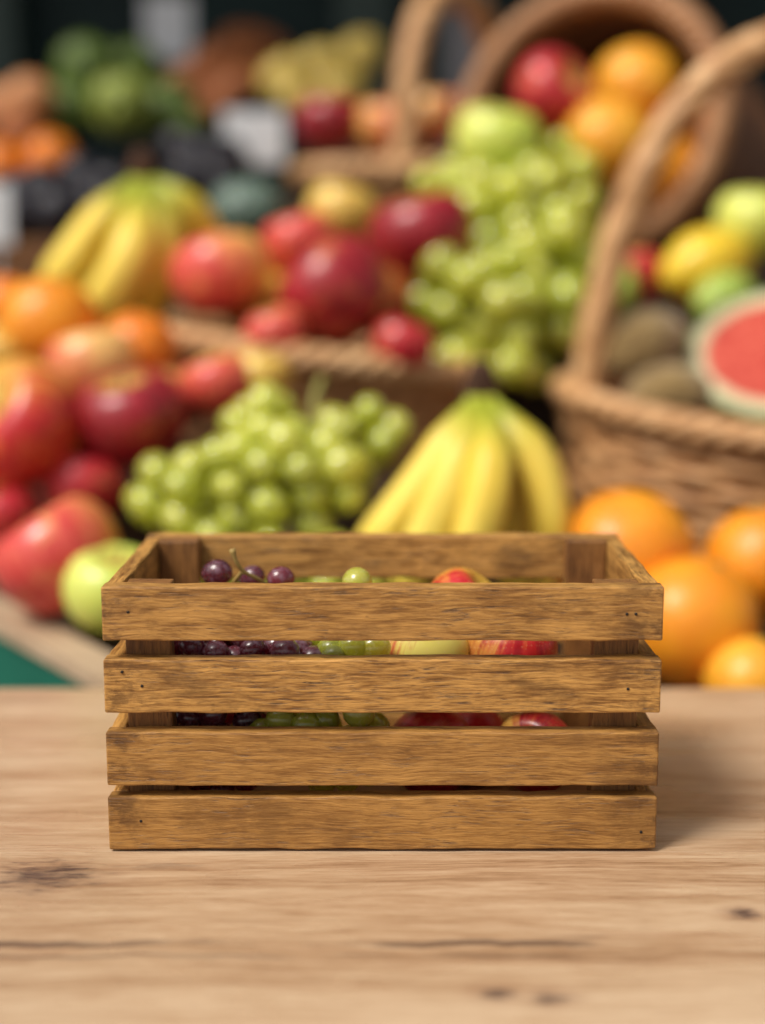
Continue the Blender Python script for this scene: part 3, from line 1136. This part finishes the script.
# watermelon half
wc = at(781, 352, 1.29)
wr = msize(96, 778, 352, 1.29)
wroot = empty('watermelon_half', wc, 'halved watermelon with pink flesh lying in the tan basket', 'watermelon')
nrm = Vector((-.32, -.76, .56)).normalized()
wroot.rotation_euler = nrm.to_track_quat('Z', 'Y').to_euler()
V, F = [], []
nu, nv = 48, 16
for j in range(nv + 1):
    t = math.pi / 2 * j / nv
    for i in range(nu):
        a = 2 * math.pi * i / nu
        V.append((math.cos(t) * math.cos(a), math.cos(t) * math.sin(a), -math.sin(t)))
for j in range(nv):
    for i in range(nu):
        F.append((j * nu + i, j * nu + (i + 1) % nu, (j + 1) * nu + (i + 1) % nu, (j + 1) * nu + i))
link('rind', mk('rind', V, F, M['melon_skin']), wroot, scale=(wr, wr * .78, wr))
V, F = [(0, 0, .035)], []
for j in range(1, 9):
    rr = j / 8 * .997
    for i in range(nu):
        a = 2 * math.pi * i / nu
        V.append((rr * math.cos(a), rr * math.sin(a), .035 * (1 - rr ** 4) + .002))
for i in range(nu):
    F.append((0, 1 + i, 1 + (i + 1) % nu))
for j in range(7):
    for i in range(nu):
        F.append((1 + j * nu + i, 1 + (j + 1) * nu + i, 1 + (j + 1) * nu + (i + 1) % nu, 1 + j * nu + (i + 1) % nu))
link('flesh', mk('flesh', V, F, M['melon_flesh']), wroot, scale=(wr, wr * .78, wr))

fruit('lemon', LEMON, 707, 266, 1.46, 44, 'lemon', (0, 75, 20), 'yellow lemon behind the watermelon in the tan basket', 'lemon')
apple(757, 222, 1.50, 42, 'apple_green', (10, 0, 0), 'light green apple at the right edge above the lemon')
fruit('lime', LEMON, 725, 300, 1.43, 34, 'lime', (0, 80, 40), 'green lime between the lemon and the watermelon', 'lime')
apple(632, 274, 1.47, 32, 'apple_bright', (10, 0, 0), 'red apple behind the left foot of the tall handle')
fruit('lime', LEMON, 617, 290, 1.41, 24, 'lime', (0, 30, 40), 'small green lime beside the handle foot, next to a red apple', 'lime')

# hanging green grapes
grapes([(at(515, 215, 1.53), (.085, .05, .045)), (at(480, 300, 1.41), (.062, .05, .055)), (at(530, 320, 1.43), (.055, .05, .055)), (at(490, 360, 1.38), (.060, .04, .030)), (at(552, 260, 1.48), (.05, .05, .06))],
       .0205, 'grape_green', 'tall cascade of green grapes between the middle basket and the handle', 'green grape bunches on the stall', nmax=99, seed=21, gap=1.72,
       stem_pts=[[at(520, 230, 1.44), at(530, 190, 1.46), at(525, 165, 1.5)]], stem_mat='green_stem', stem_r=.003)
grapes([(at(470, 190, 1.58), (.055, .04, .025)), (at(540, 180, 1.60), (.06, .04, .04))],
       .0165, 'grape_green', 'smaller green grape bunch lying above, under the green apple', 'green grape bunches on the stall', nmax=60, seed=23, gap=1.8,
       stem_pts=[[at(520, 200, 1.57), at(538, 160, 1.58), at(540, 140, 1.6)]], stem_mat='green_stem', stem_r=.003)
apple(497, 142, 1.60, 44, 'apple_green', (14, 8, 0), 'shiny green apple above the grapes in front of the lying basket')
# riser under the upper grapes
plain_board('wooden_box', .02, .22, 1.45, 1.59, .804, .985, M['dark_wood'], None)
tag(bpy.data.objects['wooden_box'], 'dark wooden box under the hanging green grapes', 'box')

# lying basket
bc = at(588, 124, 1.72)
axis = Vector((-.50, -.84, .20)).normalized()
e = axis.to_track_quat('Z', 'Y').to_euler()
bk_h = .30
basket('wicker_basket', 'brown wicker basket tipped on its side with apples and oranges spilling out', bc - axis * bk_h, e, .154, .150, bk_h, .97, rows=14, stakes=22,
       mats=('wicker_dark', 'wicker_brown'), rim_r=.016)
G6 = 'oranges in the tipped basket'
apple(553, 93, 1.68, 41, 'apple_bright', (60, 10, 40), 'red apple in the mouth of the tipped basket')
orange(638, 88, 1.74, 45, 'orange_gold', (10, 10, 0), 'golden orange uppermost in the tipped basket', G6)
orange(607, 143, 1.66, 46, 'orange_gold', (10, 10, 0), 'golden orange foremost in the tipped basket, by the green grapes', G6)
orange(655, 168, 1.67, 44, 'orange', (10, 10, 0), 'orange lowest in the tipped basket, seen through the tall handle', G6)
orange(690, 112, 1.76, 38, 'orange_deep', (10, 10, 0), 'shaded orange on the right inside the tipped basket', G6)

# small handled basket at the back
bc = at(456, 176, 2.05)
basket('wicker_basket', 'small handled wicker basket of red apples at the back', bc + Vector((0, 0, -.10)), (0, 0, 0), .215, .140, .10, .8, (R(60), .245, .019), rows=9,
       rim_r=.015, stakes=26)
G7 = 'apples in the small back basket'
apple(329, 122, 2.0, 35, 'apple_wine', (8, 0, 0), 'dark red apple on the left in the small back basket', G7)
apple(388, 127, 2.0, 34, 'apple_pink', (8, 0, 0), 'coral apple behind the handle of the small back basket', G7)
apple(432, 116, 2.08, 32, 'apple_peach', (8, 0, 0), 'amber apple on the right in the small back basket', G7)
plain_board('wooden_box', at(310, 200, 2.05).x, at(560, 200, 2.05).x, 1.93, 2.17, .995, bc.z - .103, M['dark_wood'], None)
bpy.data.objects['wooden_box.001'].name = 'wooden_box'
for o in bpy.data.objects:
    if o.name.startswith('wooden_box') and not o.get('label'):
        tag(o, 'dark wooden box under the small handled back basket', 'box')

# ------------------------------------------------------------------ far left stall
fs = empty('display_table', (-1.0, 2.5, 0), 'dark display table far left carrying vegetables and fruit boxes', 'table')
V, F = box(-1.9, .12, 2.36, 3.2, .95, .99)
link('tabletop', mk('tabletop', loc(V, fs), F, M['dark_wood'], False), fs)
V, F = box(-1.9, .12, 2.62, 3.2, .992, 1.13)
link('step', mk('step', loc(V, fs), F, M['dark_wood'], False), fs)
for x_ in (-1.8, .05):
    for y_ in (2.42, 3.1):
        V, F = box(x_ - .03, x_ + .03, y_ - .03, y_ + .03, 0, .949)
        link('leg', mk('leg', loc(V, fs), F, M['dark_wood'], False), fs)

# brown box with plums
b0, b1 = at(-60, 240, 1.72), at(82, 240, 1.72)
bx = empty('fruit_box', ((b0.x + b1.x) / 2, 1.85, .985), 'brown wooden box of dark plums at the left edge', 'box')
hx = (b1.x - b0.x) / 2
zt = at(0, 240, 1.72).z - .985
for nm, (x0, x1, y0, y1) in (('front_board', (-hx, hx, -.13, -.115)), ('back_board', (-hx, hx, .115, .13)), ('side_board', (-hx, -hx + .015, -.1145, .1145)), ('side_board', (hx - .015, hx, -.1145, .1145))):
    plain_board(nm, x0, x1, y0, y1, -.03, zt, M['brown_wood'], bx)
plain_board('floor_board', -hx + .016, hx - .016, -.114, .114, 0, .012, M['brown_wood'], bx)
PG = 'dark plums heaped on the left'
PLUM = ball_mesh('plum', 1, 1, 1.05, 20, 14)
rnd = random.Random(4)
first = None
for (px, py, Y, r) in ((20, 215, 1.82, 24), (58, 212, 1.80, 25), (95, 205, 1.84, 24), (40, 190, 1.90, 23), (80, 180, 1.92, 24), (112, 188, 1.9, 22), (15, 195, 1.92, 22),
                       (190, 178, 1.98, 24), (222, 182, 1.98, 23), (205, 160, 2.04, 23), (180, 150, 2.1, 22), (228, 158, 2.08, 20)):
    f_ = fruit('plum', PLUM, px, py, Y, r, 'plum', (rnd.uniform(0, 90), 0, 0),
               'dark plum in the brown box at the left edge' if px < 150 else 'dark plum heaped between the bananas and the white card', 'plum', PG if px < 150 else 'dark plums beside the white card')
V, F = box(at(165, 200, 2.0).x, at(236, 200, 2.0).x, 1.95, 2.2, .98, at(200, 196, 1.98).z)
tag(link('wooden_box', mk('wooden_box', V, F, M['dark_wood'], False)), 'dark box carrying plums behind the left bananas', 'box')

MEL = ball_mesh('melon', 1.1, 1, .9, lump=.05)
fruit('melon', MEL, 248, 212, 1.75, 36, 'melon', (0, 0, 0), 'grey green melon behind the middle basket, left of the yellow apple', 'melon')

# price cards
def card(px, py, Y, wpx, hpx, label, rz):
    p = at(px, py, Y)
    w_, h_ = msize(wpx / 2, px, py, Y), msize(hpx / 2, px, py, Y)
    root = empty('price_card', p - Vector((0, 0, h_ + .08)), label, 'card', None, (0, 0, R(rz)))
    plain_board('card', -w_, w_, -.002, .002, .08, .08 + 2 * h_, M['card'], root, .0008)
    V, F = tube([(0, .006, -.02), (0, .006, .09)], .003, 8)
    link('card_stake', mk('card_stake', V, F, M['metal']), root)
    V, F = tube([(0, .006, -.026), (0, .006, -.02)], .03, 16)
    link('card_foot', mk('card_foot', V, F, M['metal']), root)
    return root


card(254, 138, 2.10, 62, 52, 'white price card standing left of the small back basket', 8)
card(-4, 215, 1.66, 30, 60, 'white price card at the left edge by the plum box', 10)
card(168, 28, 3.0, 48, 62, 'pale grey card standing behind the green cabbages', 0)


def cabbage_obj(px, py, Y, rpx, mat, label, seed):
    """round head of overlapping crinkled leaves: one mesh"""
    r = msize(rpx * .88, px, py, Y)
    rnd = random.Random(seed)
    parts = []
    cm = ball_mesh('c', .78, .78, .78, 16, 12, .1, seed)
    parts.append(([v.co.copy() for v in cm.vertices], [tuple(p.vertices) for p in cm.polygons]))
    for k in range(26):
        d = Vector((rnd.gauss(0, 1), rnd.gauss(0, 1), rnd.gauss(0, 1) * .8 + .25)).normalized()
        q_ = d.to_track_quat('Z', 'Y')
        V, F = [], []
        n = 7
        for a in range(n):
            for c in range(n):
                u, v = a / (n - 1) * 2 - 1, c / (n - 1) * 2 - 1
                rr = math.sqrt(u * u + v * v)
                z = .98 - .34 * rr * rr + .10 * math.sin(5 * u + seed + k) * rr + rnd.uniform(-.02, .02)
                kk = .62 * (1 - .16 * rr)
                V.append(q_ @ Vector((u * kk, v * kk, z)))
        for a in range(n - 1):
            for c in range(n - 1):
                F.append((a * n + c, (a + 1) * n + c, (a + 1) * n + c + 1, a * n + c + 1))
        parts.append((V, F))
    V, F = cat(parts)
    return tag(link('cabbage', mk('cabbage', V, F, M[mat]), None, at(px, py, Y), (0, 0, rnd.uniform(0, 6)), r), label, 'cabbage', 'green cabbages at the far left')


cabbage_obj(88, 72, 2.62, 40, 'cabbage', 'dark green cabbage on top of the leafy heap', 1)
cabbage_obj(122, 105, 2.50, 38, 'cabbage_pale', 'pale yellow green cabbage in front of the leafy heap', 2)
cabbage_obj(70, 112, 2.56, 36, 'cabbage', 'mid green cabbage left of the pale one, beside the tan fruit', 3)
cabbage_obj(168, 112, 2.60, 36, 'cabbage', 'dark green cabbage right of the pale one, beside the plums', 4)
cabbage_obj(135, 72, 2.72, 34, 'cabbage', 'dark cabbage at the back of the leafy heap, below the pale card', 5)
cabbage_obj(190, 128, 2.56, 22, 'cabbage', 'small dark cabbage at the right end of the leafy heap', 6)
G8 = 'orange fruit at the far left'
orange(50, 160, 2.30, 27, 'orange_deep', (0, 0, 0), 'burnt orange fruit standing on the plum side below the cabbages', G8)
orange(0, 168, 2.30, 27, 'orange_deep', (0, 0, 0), 'burnt orange fruit cut by the left edge above the plums', G8)
orange(30, 100, 2.5, 26, 'tan_fruit', (0, 0, 0), 'tan orange fruit left of the mid green cabbage', G8)
orange(0, 110, 2.55, 25, 'tan_fruit', (0, 0, 0), 'tan fruit at the left edge above the burnt orange ones', G8)
orange(20, 132, 2.4, 24, 'yam', (0, 0, 0), 'brown orange fruit between the tan and the burnt orange ones', G8)
G9 = 'brown sweet potatoes behind the cabbages'
YAM = ball_mesh('yam', .62, .62, 1.3, lump=.15)
for (px, py, Y, r, rz, lb) in ((195, 82, 2.75, 30, 70, 'reddish sweet potato just right of the cabbages'), (232, 92, 2.70, 28, 60, 'brown sweet potato above the white price card'),
                               (225, 60, 2.85, 28, 85, 'brown sweet potato in the middle of its heap'), (255, 45, 2.95, 27, 100, 'sweet potato highest in the heap'),
                               (262, 78, 2.8, 22, 95, 'dark sweet potato touching the yellow mangoes'), (205, 110, 2.62, 22, 80, 'small sweet potato low beside the cabbages')):
    fruit('sweet_potato', YAM, px, py, Y, r, 'yam', (0, rz, 20), lb, 'sweet potato', G9)
G10 = 'yellow mangoes at the back'
MANGO = ball_mesh('mango', .85, .8, 1.1, lump=.1)
for (px, py, Y, r, rz, lb) in ((285, 78, 2.6, 28, 60, 'yellow mango on the left, above the white price card'), (322, 66, 2.66, 27, 90, 'yellow mango in the middle of the back row'),
                               (358, 60, 2.7, 30, 40, 'yellow green mango at the right end, beside the basket handle'), (340, 92, 2.6, 26, 90, 'yellow mango low, just above the dark apple of the back basket'),
                               (300, 100, 2.56, 24, 100, 'pale mango low, above the card and left of the dark apple')):
    fruit('mango', MANGO, px, py, Y, r * .88, 'mango', (0, rz, 10), lb, 'mango', G10)
